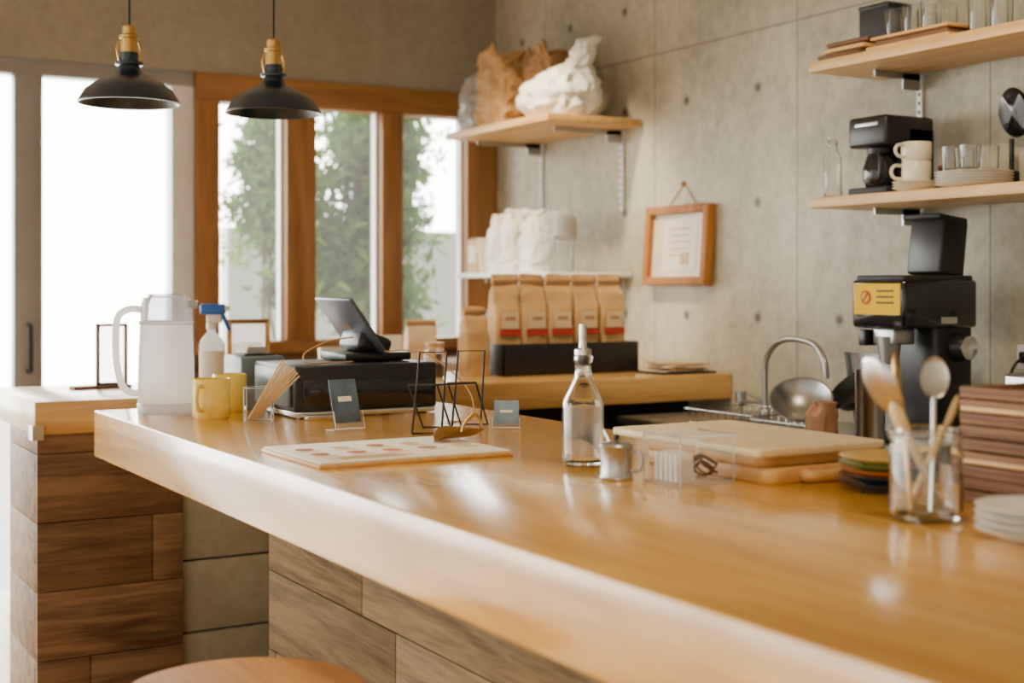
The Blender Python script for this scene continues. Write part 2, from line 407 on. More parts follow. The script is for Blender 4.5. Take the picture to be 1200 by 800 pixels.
for a in (-1,1):
    o.box((0,a*.198,0),(.045,.034,.335),W_pic,.003); o.box((0,0,a*.150),(.045,.366,.034),W_pic,.003)
o.box((.008,0,0),(.008,.37,.28),M_cream); o.box((.002,-.01,0),(.003,.23,.21),M_paper)
for k in range(5): o.box((-.001,-.01,.07-k*.028),(.002,.15-.03*(k%2),.006),M_label)
o.box((-.002,-.05,-.055),(.002,.05,.05),M_label)
o.tube([(.012,.10,.165),(.016,0,.26),(.012,-.10,.165)],.003,M_kraft,6); o.sphere(.012,M_kraftD,(.012,0,.26))
o.end()
# ------------------------------------------------------------------ counter objects
T=1.0
o=O('water_pitcher',(1.073,3.695,T),rz=150)
o.lathe([(0,.002),(.066,.002),(.07,.01),(.073,.03),(.076,.035),(.074,.15),(.070,.245)],M_frost)
o.lathe([(.075,.0),(.0775,.006),(.0775,.03),(.075,.034)],M_lid)
o.lathe([(.069,.245),(.070,.26),(.068,.30),(.062,.318),(.045,.322),(0,.322)],M_lid)
o.lathe([(.068,.244),(.073,.246),(.073,.254),(.068,.256)],M_frost)
o.lathe([(.05,.322),(.05,.328),(.03,.33),(0,.33)],M_lid)
o.tube([(.066,0,.285),(.10,0,.287),(.132,0,.265),(.138,0,.2),(.134,0,.13),(.118,0,.075),(.09,0,.058),(.07,0,.06)],.0095,M_frost,smooth=5)
o.box((-.07,0,.30),(.03,.03,.02),M_lid,.004)
o.end()
o=O('spray_bottle',(1.455,4.48,T),rz=150)
o.lathe([(0,0),(.036,0),(.04,.006),(.04,.15),(.036,.17),(.018,.19),(.014,.195),(.014,.21),(0,.21)],M_frost)
o.lathe([(.0405,.04),(.0408,.042),(.0408,.13),(.0405,.132)],M_paper)
o.cyl(.017,.205,.225,M_white); o.box((-.01,0,.24),(.05,.026,.03),M_white,.006); o.box((-.005,0,.272),(.085,.03,.036),M_blue,.008)
o.box((-.05,0,.275),(.02,.018,.018),M_white,.003)
o.tube([(-.035,0,.262),(-.045,0,.235),(-.06,0,.20)],.007,M_blue,smooth=3)
o.end()
def mug(x,y,rz,r=.046,h=.10,mat=M_yellow,z=T,name='coffee_mug'):
    o=O(name,(x,y,z),rz=rz)
    o.lathe([(0,0),(r*.88,0),(r*.97,.006),(r,.03),(r,h-.002),(r-.002,h),(r-.005,h-.002),(r-.005,.012),(r*.8,.007),(0,.007)],mat)
    o.tube([(r-.003,0,h*.82),(r+.022,0,h*.82),(r+.032,0,h*.55),(r+.022,0,h*.27),(r-.003,0,h*.22)],.0055,mat,smooth=5)
    return o.end()
mug(1.145,3.53,225,.05,.105); mug(1.25,3.69,130,.047,.105)
def acr(o,w,dp,h,zb=0):
    a,b=w/2,dp/2
    P=[(-a,-b),(a,-b),(a,b),(-a,b)]
    for i in range(4):
        p,q=P[i],P[(i+1)%4]
        o.quad([(p[0],p[1],zb),(q[0],q[1],zb),(q[0],q[1],zb+h),(p[0],p[1],zb+h)],M_acr)
        o.tube([(p[0],p[1],zb),(p[0],p[1],zb+h)],.0015,M_acre,6)  # whitish rim tubes stand in for light catching the acrylic edges
    o.tube([(p[0],p[1],zb+h) for p in P],.0018,M_acre,6,closed=True); o.tube([(p[0],p[1],zb+.0015) for p in P],.0015,M_acre,6,closed=True)
o=O('stir_stick_holder',(1.225,3.385,T),rz=-25)
acr(o,.07,.07,.088)
random.seed(4)
for k in range(10):
    o.tube([(-.026+.002*k,-.022+.0045*k,.006),(.062+.0045*k,-.024+.006*k,.158-.005*k+.006*random.random())],.0026,M_stick,6)
o.end()
o=O('cash_register',(0,0,0))
o.b2(1.325,1.73,3.37,3.67,1.004,1.018,M_steel,.002)
o.b2(1.32,1.735,3.37,3.68,1.018,1.14,M_drawer,.006)
o.b2(1.34,1.72,3.364,3.37,1.03,1.10,M_blackg,.002)
o.b2(1.312,1.32,3.40,3.66,1.03,1.13,M_drawerL,.003)  # blue-grey side plate paints reflected light onto the dark drawer
for x in (1.35,1.70):
    for y in (3.4,3.64): o.b2(x-.012,x+.012,y-.012,y+.012,1.0,1.005,M_black)
o.b2(1.34,1.42,3.335,3.37,1.0,1.012,M_steel,.002)
o.end()
o=O('receipt_printer',(1.36,3.80,T)); o.box((0,0,.075),(.13,.16,.15),M_drawerL,.008); o.box((0,0,.152),(.09,.10,.006),M_blackm,.002); o.quad([(-.03,-.02,.155),(.03,-.02,.155),(.03,-.035,.175),(-.03,-.035,.175)],M_paper); o.end()
o=O('tablet_stand',(1.60,3.55,1.142))
o.box((0,0,.012),(.20,.19,.022),M_black,.006)
o.box((.0,0,.045),(.10,.15,.06),M_black,.015,rot=(0,20,0))
o.box((-.045,0,.097),(.19,.25,.009),M_tablet,.004,rot=(0,54,0))
o.box((-.0405,0,.101),(.178,.238,.002),M_blackg,rot=(0,54,0))
o.lathe([(0,0),(.011,0),(.011,.001),(0,.001)],M_steel,(-.0495,0,.0937),rot=(0,54+180,0))
o.end()
o=O('charging_cable',(0,0,0))
o.tube([(1.52,3.45,1.21),(1.44,3.44,1.20),(1.37,3.43,1.17),(1.36,3.39,1.147),(1.42,3.40,1.145),(1.5,3.41,1.145)],.0022,M_kraft,6,smooth=6)
o.tube([(1.60,3.42,1.17),(1.68,3.36,1.17),(1.74,3.30,1.12),(1.76,3.22,1.06),(1.72,3.14,1.004),(1.62,3.09,1.004)],.0022,M_kraft,6,smooth=6)
o.end()
def cardholder(x,y,rz,w,h,mat,name='card_holder'):
    o=O(name,(x,y,T),rz=rz)
    R=Matrix.Rotation(rad(-16),4,'X')
    def L3(u,v,n): 
        p=R@Vector((u,n,v)); return (p.x,p.y+.012,p.z+.004)
    a=w/2+.003
    o.quad([L3(-a,0,.0025),L3(a,0,.0025),L3(a,h*.9,.0025),L3(-a,h*.9,.0025)],M_acr)
    o.quad([L3(-a,0,-.008),L3(a,0,-.008),L3(a,h*.35,-.008),L3(-a,h*.35,-.008)],M_acr)
    o.tube([L3(-a,h*.35,-.008),L3(-a,0,-.008),L3(a,0,-.008),L3(a,h*.35,-.008)],.0014,M_acre,6)
    o.tube([L3(-a,0,.0025),(-a,.055,.002),(a,.055,.002),L3(a,0,.0025)],.0014,M_acre,6)
    o.box(L3(0,h*.56,0),(w,.0015,h*.86),mat,rot=(-16,0,0)); o.box(L3(0,h*.6,-.0012),(w*.5,.001,h*.1),M_paper,rot=(-16,0,0))
    return o.end()
cardholder(1.33,3.03,8,.075,.125,M_card)
cardholder(1.66,2.86,-35,.06,.07,M_cardl)
o=O('menu_board',(1.215,2.59,T))
o.box((0,0,.004),(.43,.32,.008),W_board2,.002); o.box((0,0,.010),(.42,.31,.004),M_paper,.001)
random.seed(9)
for i in range(5):
    for j in range(2):
        o.lathe([(0,.0),(.019+.004*random.random(),0),(.019,.001),(0,.001)],random.choice([M_pink,M_brownp,M_pink,M_label]),(-.16+.08*i,-.03+.085*j,.012),seg=12)
        o.box((-.16+.08*i,-.065+.085*j,.0125),(.05,.004,.001),M_label)
for k in range(5): o.box((-.10+.03*(k%2),-.09-.011*k,.0125),(.16,.003,.001),M_label)
o.end()
o=O('wire_menu_stand',(1.55,2.93,T),rz=8)
for k in (0,1):
    x0=-.10+.115*k
    A=[(x0-.03,-.02,.003),(x0+.03,-.055,.003),(x0+.085,-.0,.19),(x0+.03,.035,.19)]
    o.tube(A+[A[0]],.0026,M_blackm,8)
    B=[(x0+.035,-.03,.115),(x0-.02,.01,.115),(x0+.07,.08,.003),(x0+.125,.04,.003)]
    o.tube(B+[B[0]],.0026,M_blackm,8)
o.tube([(-.10+.03,-.055,.003),(.015+.03,-.055,.003)],.0026,M_blackm,8)
o.tube([(-.065,-.03,.115),(.05,-.03,.115)],.0026,M_blackm,8)
o.end()
o=O('brass_leaf_tray',(1.42,2.64,T+.014),rz=20)
tb=bmesh.new(); n=16; rows=[]
for i in range(n+1):
    t=i/n; wd=.045*math.sin(math.pi*min(1,t*1.05+.02))**.8 if 0<t<.93 else .002; x=-.085+.17*t
    rows.append([tb.verts.new((x,wd*k/3,.004+.016*(k/3)**2*(wd/.032)+.035*max(0,t-.6)**1.2)) for k in range(-3,4)])
for a,b in zip(rows,rows[1:]):
    for k in range(6): tb.faces.new((a[k],a[k+1],b[k+1],b[k]))
bmesh.ops.solidify(tb,geom=list(tb.faces),thickness=.002)
o.add(tb,M_brass)
o.tube([(.07,0,.02),(.06,.01,.05),(.03,.015,.035),(.0,.0,.012)],.003,M_brass,smooth=4)
o.end()
o=O('glass_oil_bottle',(1.469,2.23,T))
o.lathe([(0,.002),(.034,.001),(.0395,.006),(.0405,.012),(.0405,.115),(.038,.128),(.024,.155),(.0165,.170),(.0155,.200),(.0185,.204),(.0185,.213),(.0155,.215),(.0125,.213),(.0125,.172),(.021,.153),(.035,.125),(.0375,.113),(.0375,.014),(.03,.008),(0,.010)],M_glass,seg=48)
o.cyl(.012,.197,.222,M_black); o.lathe([(0,.215),(.0165,.216),(.0165,.226),(.008,.230),(.0065,.245),(.0075,.25),(.0065,.275),(0,.276)],M_steel)
o.end()
o=O('steel_sugar_pot',(1.42,2.045,T),rz=-60)
o.lathe([(0,0),(.029,0),(.031,.003),(.029,.006),(.029,.058),(.031,.060),(.029,.064),(.022,.067),(0,.069)],M_steelD)
o.tube([(.028,0,.05),(.045,0,.052),(.05,0,.035),(.045,0,.018),(.028,0,.016)],.003,M_steelD,smooth=4)
o.sphere(.006,M_black,(0,0,.075)); o.tube([(-.01,0,.06),(-.03,.01,.085)],.0025,M_steel)
o.end()
o=O('acrylic_condiment_box',(1.515,1.955,T),rz=3)
acr(o,.125,.10,.085)
o.quad([(-.008,-.049,.001),(-.008,.049,.001),(-.008,.049,.08),(-.008,-.049,.08)],M_acr); o.tube([(-.008,-.049,.08),(-.008,.049,.08)],.0013,M_acre,6)
random.seed(3)
for k in range(5): o.box((-.037,-.03+.013*k,.03),(.04,.006,.05),M_paper,rot=(random.uniform(-8,8),0,0))
for k in range(8):
    a=random.uniform(0,6); p=(.027+.013*math.cos(a),.02*math.sin(a),.018+.003*k)
    o.tube([(p[0]+.016*math.cos(2*math.pi*j/12),p[1]+.016*math.sin(2*math.pi*j/12)*.8,p[2]+.01*math.sin(a+2*math.pi*j/12)) for j in range(12)],.0022,M_walnut,6,closed=True)
o.end()
def roundboard(o,cx,cy,z0,w,l,h,mat,r=.02):
    tb=bmesh.new(); bmesh.ops.create_cube(tb,size=1); bmesh.ops.scale(tb,vec=(w,l,h),verts=tb.verts)
    es=[e for e in tb.edges if abs(e.verts[0].co.z-e.verts[1].co.z)>h*.5]
    bmesh.ops.bevel(tb,geom=es,offset=r,segments=5,affect='EDGES',profile=.5)
    es=[e for e in tb.edges if abs(e.verts[0].co.z-e.verts[1].co.z)<1e-5 and len(e.link_faces)==2 and e.calc_face_angle(0)>1]
    bmesh.ops.bevel(tb,geom=es,offset=.003,segments=2,affect='EDGES',profile=.5)
    o.add(tb,mat,Matrix.Translation((cx,cy,z0+h/2)),False)
o=O('cutting_board',(1.745,2.03,T)); roundboard(o,0,0,0,.28,.38,.026,W_board2,.03); o.tube([(-.06,-.185,.013),(-.06,-.21,.013),(0,-.215,.013),(.06,-.21,.013),(.06,-.185,.013)],.011,W_board2,smooth=4); o.end()
o=O('cutting_board',(1.745,2.05,T+.0262)); roundboard(o,0,0,0,.27,.36,.020,W_board2,.03); o.end()
o=O('cutting_board',(1.745,2.08,T+.0464)); roundboard(o,0,0,0,.31,.46,.015,W_board,.012); o.end()
def plate(x,y,z,r,mat,h=.016,name='plate'):
    o=O(name,(x,y,z)); o.lathe([(0,0),(r*.55,0),(r*.6,.003),(r*.97,h-.002),(r,h),(r*.97,h+.001),(r*.6,.007),(0,.005)],mat,seg=48); return o.end()
for k,m in enumerate((M_navyg,M_navyg,M_orange,M_green,M_mustard)): plate(1.755,1.70,T+.0105*k,.088,m,name='dessert_plate')
for k in range(4): plate(1.58,1.26,T+.0105*k,.082,M_white,name='white_plate')
o=O('utensil_jar',(1.573,1.454,T))
o.lathe([(0,.001),(.048,.001),(.053,.006),(.054,.02),(.054,.105),(.050,.115),(.050,.119),(.054,.121),(.054,.135),(.051,.137),(.048,.135),(.047,.116),(.050,.104),(.050,.022),(.046,.010),(0,.010)],M_glass,seg=48)
def spoon(o,p0,p1,mat,hl=.035,hw=.021,r=.0035,tw=0):
    p0=Vector(p0);p1=Vector(p1); dr=(p1-p0).normalized(); q=dr.to_track_quat('Z','Y').to_matrix().to_4x4()
    o.tube([p0,p0.lerp(p1,.5)+Vector((.001,0,0)),p1],r,mat,8,smooth=3)
    tb=bmesh.new(); bmesh.ops.create_uvsphere(tb,u_segments=20,v_segments=12,radius=1)
    for v in tb.verts:
        if v.co.y>0: v.co.y*=-.6
    o.add(tb,mat,Matrix.Translation(p1+dr*hl*.85)@q@Matrix.Rotation(rad(tw),4,'Z')@Matrix.Diagonal((hw,.008,hl,1)))
spoon(o,(.02,-.015,.014),(-.046,.02,.165),M_steel,.048,.034,.004,25)
spoon(o,(-.02,.01,.014),(-.022,.03,.185),M_brass,.036,.026,.004,30)
spoon(o,(-.01,-.02,.014),(.018,.0,.185),M_steel,.032,.023,.0035,28)
spoon(o,(.03,.0,.014),(-.035,.005,.13),M_stick,.03,.012,.006,20)
spoon(o,(.0,.03,.014),(.005,-.03,.14),M_stick,.03,.010,.006,20)
o.end()
o=O('wooden_tray_stack',(1.835,1.42,T)); random.seed(2)
for k in range(9):
    zz=.021*k; m=(W_tray,W_walnut,W_tray,W_shelf)[k%4]; j=random.uniform(-.006,.006)
    o.box((j,j,zz+.005),(.16,.26,.009),m,.002)
    for a in (-1,1):
        o.box((j+a*.077,j,zz+.0135),(.008,.26,.011),(W_walnut,W_tray)[k%2],.002); o.box((j,j+a*.126,zz+.0135),(.15,.008,.011),m,.002)
o.end()
# ------------------------------------------------------------------ service counter objects
o=O('coffee_bag_crate',(2.95,4.675,T))
for a in (-1,1):
    o.box((a*.315,0,.0625),(.01,.25,.125),M_black,.002); o.box((0,a*.12,.0625),(.64,.01,.125),M_black,.002)
o.box((0,0,.005),(.62,.24,.01),M_black)
o.end()
def coffeebag(x,y,z,rz,w,dp,h,mat,seed,lab=True,name='coffee_bag'):
    o=O(name,(x,y,z),rz=rz)
    o.rings([(0,w*.5,dp*.5,0,0),(h*.3,w*.5,dp*.5,0,0),(h*.6,w*.5,dp*.44,0,0),(h*.82,w*.5,dp*.2,0,0),(h*.88,w*.49,.006,0,0),(h*.93,w*.485,.005,0,0),(h,w*.48,.004,0,.004)],mat,ex=7,nz=.007,ns=14,seed=seed,crease=.004,sub=5)
    o.box((0,-.008,h*.93),(w*.98,.008,.014),M_kraftD,.002)
    if lab:
        o.box((0,-dp*.5-.004,h*.53),(w*.66,.002,h*.17),M_label,rot=(-4,0,0)); o.box((0,-dp*.5-.0055,h*.55),(w*.4,.002,h*.03),M_brownp,rot=(-4,0,0))
        o.box((0,-dp*.5-.0045,h*.405),(w*.86,.002,h*.065),M_red,rot=(-4,0,0))
    return o.end()
for k in range(5): coffeebag(2.70+.124*k,4.665,T+.011,random.uniform(-6,6),.114,.09,.385,M_kraft,k)
coffeebag(2.54,4.62,T,10,.11,.08,.27,M_kraft,9,False)
coffeebag(2.42,4.84,T,-15,.12,.08,.22,M_label,12,False)
o=O('sign_frame',(1.19,4.75,T),rz=8)
for a in (-1,1): o.box((a*.05,0,.115),(.010,.014,.21),W_walnut); 
o.box((0,0,.216),(.110,.014,.010),W_walnut); o.box((0,0,.014),(.110,.014,.010),W_walnut); o.quad([(-.046,0,.018),(.046,0,.018),(.046,0,.212),(-.046,0,.212)],M_acre)
o.box((-.04,0,.005),(.20,.06,.01),W_walnut,.002); o.end()
o=O('photo_frame',(1.68,4.76,T),rz=-5)
for a in (-1,1): o.box((a*.07,0,.115),(.018,.03,.23),W_shelf,.002)
o.box((0,0,.222),(.14,.03,.016),W_frameX,.002); o.box((0,0,.008),(.14,.03,.016),W_frameX,.002); o.quad([(-.062,.005,.016),(.062,.005,.016),(.062,.005,.214),(-.062,.005,.214)],M_acre)
o.box((0,.04,.08),(.02,.004,.16),W_frame,rot=(-25,0,0)); o.end()
random.seed(21)
o=O('brochure_rack',(2.16,4.78,T))
for k in range(3):
    o.box((-.14+.12*k,.0,.06+.01*k),(.10,.03,.12+.02*k),[M_paper,M_label,M_paper][k],.003,rot=(-12,0,0))
o.box((-.02,.01,.004),(.36,.12,.008),M_acre); o.end()
o=O('glass_jar',(2.36,4.60,T)); o.lathe([(0,0),(.038,0),(.04,.004),(.04,.10),(.034,.112),(.034,.12),(.031,.12),(.031,.11),(.036,.098),(.036,.006),(0,.005)],M_glass); o.lathe([(0,.006),(.0355,.007),(.0355,.06),(0,.062)],M_walnut); o.cyl(.036,.12,.137,W_board2); o.end()
o=O('magazine_rack',(3.16,5.45,0))
o.b2(-.25,.3,-.12,.5,.0,1.0,W_dark[0])
for k in range(5): o.box((-.14+.1*k,.05,1.12),(.085,.03,.24),[M_pink,M_cardl,M_label,M_pink,M_paper][k],.002,rot=(-8,0,0))
o.end()
o=O('paper_tray',(3.36,4.42,T)); o.box((0,0,.004),(.26,.2,.008),M_blackm,.002)
for k in range(6): o.box((random.uniform(-.02,.02),random.uniform(-.02,.02),.011+.006*k),(.2,.15,.005),[M_paper,M_kraft,M_label][k%3],rot=(0,0,random.uniform(-20,20)))
o.end()
# ------------------------------------------------------------------ lower far shelf
def whitebag(name,x,y,z,w,dp,h,mat,seed,rz=0,nz=.012):
    o=O(name,(x,y,z),rz=rz)
    o.rings([(0,w*.48,dp*.48,0,0),(h*.2,w*.5,dp*.5,0,0),(h*.7,w*.47,dp*.42,0,0),(h*.9,w*.42,dp*.2,0,0),(h,w*.40,dp*.08,0,0)],mat,ex=5,nz=nz,ns=12,seed=seed,crease=.014,sub=6,seg=56); return o.end()
whitebag('white_paper_bag',3.18,5.52,1.412,.10,.11,.27,M_plast,1)
whitebag('white_paper_bag',3.18,5.385,1.412,.12,.12,.29,M_plast,2)
whitebag('white_paper_bag',3.20,5.24,1.412,.12,.13,.28,M_plast,3)
whitebag('clear_packaging',3.23,5.115,1.412,.13,.09,.27,M_bag,4,nz=.012)
o=O('paper_cup_stack',(3.16,5.63,1.411)); 
for k in range(6): o.lathe([(.028,.012*k),(.04,.012*k+.10),(.042,.012*k+.10),(.042,.012*k+.104),(.038,.012*k+.104),(.026,.012*k+.004)],M_cream)
o.end()
o=O('tea_box',(3.20,5.73,1.411)); o.box((0,0,.08),(.12,.09,.16),M_label,.004); o.box((-.061,0,.09),(.003,.07,.08),M_paper); o.box((0,0,.165),(.10,.08,.01),M_kraftD,.003); o.end()
o=O('clear_lid_stack',(3.20,5.005,1.411))
for k in range(9):
    o.lathe([(.006,.0),(.05,.0),(.054,.004),(.056,.014),(.05,.016),(.045,.006),(.006,.004)],M_bag,(0,.0,.14+.012*k),rot=(0,15,10))
o.lathe([(0,0),(.04,0),(.042,.13)],M_acr,(0,-.0,0)); o.lathe([(.041,.128),(.043,.129),(.043,.132),(.041,.132)],M_acre); o.end()
# ------------------------------------------------------------------ top far shelf
def sack(name,x,y,z,R,mat,seed,nz,ex=3,rz=0,ns=7,**kw):
    o=O(name,(x,y,z),rz=rz); o.rings(R,mat,ex=ex,nz=nz,ns=ns,seed=seed,**kw); return o.end()
sack('clear_sack',3.20,5.70,2.081,[(0,.11,.08,0,0),(.06,.13,.09,0,0),(.15,.12,.085,0,0),(.24,.08,.06,0,0),(.29,.03,.03,.01,0)],M_bag,1,.02,crease=.02,sub=6,seg=64)
sack('kraft_sack',3.20,5.475,2.081,[(0,.11,.115,0,0),(.1,.125,.125,0,0),(.22,.12,.12,0,0),(.29,.115,.10,0,0),(.33,.12,.075,-.02,-.01),(.345,.10,.05,-.03,-.02)],M_kraft,2,.016,5,sub=7,seg=80,crease=.028,smooth=False,jag=.03)
sack('kraft_sack',3.30,5.27,2.081,[(0,.10,.07,0,0),(.1,.11,.08,0,0),(.22,.11,.085,0,0),(.29,.11,.08,0,-.01),(.325,.10,.05,-.01,-.03)],M_kraftD,5,.016,5,sub=7,seg=80,crease=.026,smooth=False,jag=.03)
sack('white_sack',3.20,5.045,2.081,[(0,.12,.14,0,0),(.05,.165,.17,0,0),(.11,.165,.17,0,0),(.16,.14,.145,.015,-.01),(.20,.10,.10,.03,-.035),(.235,.055,.06,.05,-.06),(.26,.035,.045,.06,-.075),(.29,.04,.055,.07,-.085),(.325,.045,.055,.08,-.09),(.345,.025,.04,.08,-.095)],M_plast,8,.014,2.4,crease=.022,sub=6,seg=90)
# ------------------------------------------------------------------ right shelves
ZL=1.645; ZU=2.10
o=O('coffee_maker',(3.34,3.235,ZL))
o.box((.0,0,.0125),(.22,.17,.025),M_blackm,.006); o.box((.05,0,.12),(.12,.17,.20),M_blackm,.008); o.box((0,0,.205),(.22,.17,.10),M_black,.012)
o.box((-.111,0,.228),(.004,.10,.012),M_steelD,.001)
o.lathe([(0,.026),(.045,.026),(.056,.05),(.056,.09),(.042,.13),(0,.135)],M_blackg,(-.05,0,0))
o.cyl(.042,.135,.152,M_black,(-.05,0,0)); o.tube([(-.085,-.03,.13),(-.11,-.06,.12),(-.11,-.06,.06),(-.09,-.04,.05)],.006,M_black,smooth=3)
o.end()
o=O('glass_bottle',(3.24,3.40,ZL)); o.lathe([(0,0),(.028,0),(.03,.004),(.03,.13),(.016,.16),(.016,.19),(.018,.192),(.018,.2),(.013,.2),(.013,.16),(.027,.128),(.027,.006),(0,.005)],M_glass); o.end()
for k in range(3): plate(3.27,3.06,ZL+.009*k,.075,M_cream,.014,name='saucer')
mug(3.27,3.06,140,.045,.07,M_cream,ZL+.026,name='cream_cup'); mug(3.27,3.06,170,.047,.06,M_cream,ZL+.0965,name='cream_cup')
for k in range(5): plate(3.30,2.86,ZL+.009*k,.115,M_white,.014,name='side_plate')
def glass(x,y,z,r,h,name='drinking_glass'):
    o=O(name,(x,y,z)); o.lathe([(0,0),(r*.85,0),(r*.88,.003),(r,h),(r-.002,h+.001),(r-.004,h),(r*.82,.008),(0,.007)],M_glass,seg=28); return o.end()
for i,(dx,dy) in enumerate(((-.05,.04),(-.05,-.03),(.02,.05),(.03,-.03))): glass(3.30+dx,2.86+dy,ZL+.052,.032,.075)
o=O('black_pan_lid',(3.47,2.86,ZL+.0)); o.box((0,0,.03),(.03,.04,.06),M_black,.004); o.tube([(0,0,.05),(0,0,.16)],.008,M_black); o.lathe([(0,0),(.07,.003),(.078,.012),(.07,.014),(0,.012)],M_blackg,(0,0,.24),rot=(0,80,0),sy=.75); o.end()
o=O('utensil_cup',(3.46,2.74,ZL)); o.lathe([(0,0),(.04,0),(.045,.1),(.042,.1),(.038,.004),(0,.004)],M_steel)
for k in range(4):
    a=k*1.6; mm=[M_orangep,M_stick,M_orangep,M_black][k]
    o.tube([(.02*math.cos(a),.02*math.sin(a),.01),(.04*math.cos(a),.04*math.sin(a),.18)],.005,mm); o.sphere(.022,mm,(.042*math.cos(a),.042*math.sin(a),.20),(.4,1,1.3))
o.end()
o=O('teapot',(3.42,3.03,ZL)); o.lathe([(0,0),(.04,0),(.055,.03),(.055,.06),(.035,.085),(.03,.09),(0,.095)],M_walnut); o.sphere(.01,M_walnut,(0,0,.10)); o.tube([(-.05,0,.05),(-.08,0,.08)],.008,M_walnut); o.tube([(0,.05,.07),(0,.09,.06),(0,.05,.03)],.005,M_walnut,smooth=4); o.end()
o=O('wooden_serving_tray',(3.29,3.33,ZU))
for k in range(3): o.box((.01*k,-.01*k,.011+.02*k),(.19,.19,.014),[W_walnut,W_board2,W_walnut][k],.004); o.box((.01*k,-.01*k,.011+.02*k),(.15,.15,.019),W_walnut,.002)
o.end()
o=O('black_tea_tin',(3.38,3.30,ZU+.062)); o.box((0,0,.055),(.11,.13,.11),M_blackm,.004); o.box((0,0,.115),(.114,.134,.015),M_black,.003); o.end()
o=O('wooden_serving_tray',(3.34,3.04,ZU)); o.box((0,0,.008),(.28,.34,.014),W_board2,.004); o.box((0,0,.026),(.24,.30,.018),W_walnut,.004)
o.box((0,0,.041),(.26,.32,.010),W_board2,.003); o.end()
for k in range(6): glass(3.27+.07*(k%2),3.15-.075*(k//2),ZU+.047,.033,.085)
for k in range(4): glass(3.28+.08*(k%2),2.82-.08*(k//2),ZU+.001,.036,.14)
o=O('storage_canister',(3.30,2.58,ZU)); o.lathe([(0,0),(.06,0),(.062,.004),(.062,.13),(.058,.135),(0,.135)],M_cream); o.cyl(.064,.13,.15,W_board2); o.end()
# ------------------------------------------------------------------ work counter items
ZW=.86
o=O('coffee_grinder',(3.24,3.04,ZW),rz=0)
o.box((.05,0,.015),(.26,.22,.03),M_black,.006)
o.box((.08,0,.25),(.16,.18,.46),M_black,.012)
o.box((.0,0,.435),(.32,.22,.15),M_blackg,.012)
o.box((.0,0,.513),(.30,.20,.02),M_blackm,.006)
o.box((.09,-.01,.61),(.11,.14,.18),M_black,.01,rot=(0,7,0)); o.box((.078,-.01,.70),(.125,.155,.016),M_blackm,.005,rot=(0,7,0))
o.box((-.161,.0,.45),(.003,.19,.095),M_sticker); o.lathe([(0,0),(.022,0),(.022,.002),(0,.002)],M_red,(-.162,.045,.455),rot=(0,-90,0)); o.lathe([(0,0),(.015,0),(.015,.001),(0,.001)],M_sticker,(-.1642,.045,.455),rot=(0,-90,0))
o.box((-.166,.045,.455),(.002,.006,.035),M_red,rot=(40,0,0))
for k in range(3): o.box((-.163,-.035,.475-.018*k),(.002,.07,.005),M_blackm)
o.box((.03,-.111,.385),(.07,.003,.02),M_steel)
o.lathe([(0,0),(.045,0),(.045,.012),(.038,.03),(.034,.045),(.028,.05),(0,.05)],M_black,(.09,-.09,.30),rot=(90,0,0))
o.lathe([(.034,.044),(.037,.044),(.037,.05),(.030,.052),(0,.052)],M_steel,(.09,-.09,.30),rot=(90,0,0))
o.box((-.09,0,.335),(.09,.09,.05),M_steelD,.006); o.cyl(.028,.25,.335,M_steelD,(-.11,0,0),r2=.04); o.box((-.13,.07,.33),(.05,.03,.05),M_black,.004)
o.end()
o=O('steel_grounds_bin',(2.99,2.98,ZW)); o.lathe([(0,0),(.042,0),(.044,.003),(.044,.24),(.046,.242),(.042,.244),(.040,.24),(.040,.004),(0,.004)],M_steel); o.end()
o=O('kitchen_faucet',(3.38,3.90,ZW)); o.cyl(.024,0,.035,M_steelD,bev=.003)
o.tube([(0,0,.03),(0,0,.17),(-.004,-.02,.235),(-.015,-.09,.285),(-.03,-.19,.30),(-.045,-.31,.285),(-.055,-.37,.23),(-.056,-.38,.17)],.011,M_steelD,12,smooth=6); o.tube([(0,.0,.06),(-.05,.04,.09)],.007,M_steelD)
o.tube([(0,0,.05),(0,.14,.05),(0,.14,.0)],.01,M_steelD); o.cyl(.022,.05,.09,M_steelD,(0,.14,0)); o.end()
o=O('steel_bowl',(3.09,3.39,ZW+.12),rot=(rad(25),rad(-30),0))
o.lathe([(0,-.06),(.04,-.058),(.08,-.03),(.10,.0),(.104,.0),(.104,.002),(.098,.002),(.077,-.026),(.04,-.054),(0,-.056)],M_steelD); o.end()
o=O('dish_rack',(3.10,3.66,ZW))
for zz,g in ((.01,.0),(.06,.01)):
    o.tube([(-.13-g,-.17-g,zz),(.13+g,-.17-g,zz),(.13+g,.17+g,zz),(-.13-g,.17+g,zz),(-.13-g,-.17-g,zz)],.003,M_steel,6)
for k in range(9):
    y=-.16+.04*k; o.tube([(-.14,y,.06),(-.13,y,.01),(.13,y,.01),(.14,y,.06)],.002,M_steel,6)
o.end()
o=O('frying_pan',(3.26,3.30,ZW+.15),rot=(rad(-6),rad(-38),0)); o.lathe([(0,-.02),(.08,-.02),(.10,.015),(.103,.015),(.083,-.024),(0,-.024)],M_black); o.tube([(-.1,0.0,.015),(-.15,.0,.03),(-.22,.0,.035)],.009,M_black); o.end()
o=O('steel_oven_tray',(3.44,3.36,ZW+.135),rot=(0,rad(-12),0)); o.box((0,0,0),(.006,.30,.26),M_steelD,.001)
for a in (-1,1): o.box((-.008,a*.15,0),(.02,.006,.27),M_steelD,.001); o.box((-.008,0,a*.132),(.02,.30,.006),M_steelD,.001)
o.end()
o=O('kitchen_rag',(3.02,3.22,ZW)); o.rings([(0,.04,.045,0,0),(.08,.035,.045,0,0),(.12,.03,.03,.01,0)],M_brownp,ex=3,nz=.012,ns=14,crease=.01); o.end()
o=O('power_outlet',(XC-.02,2.80,1.13))
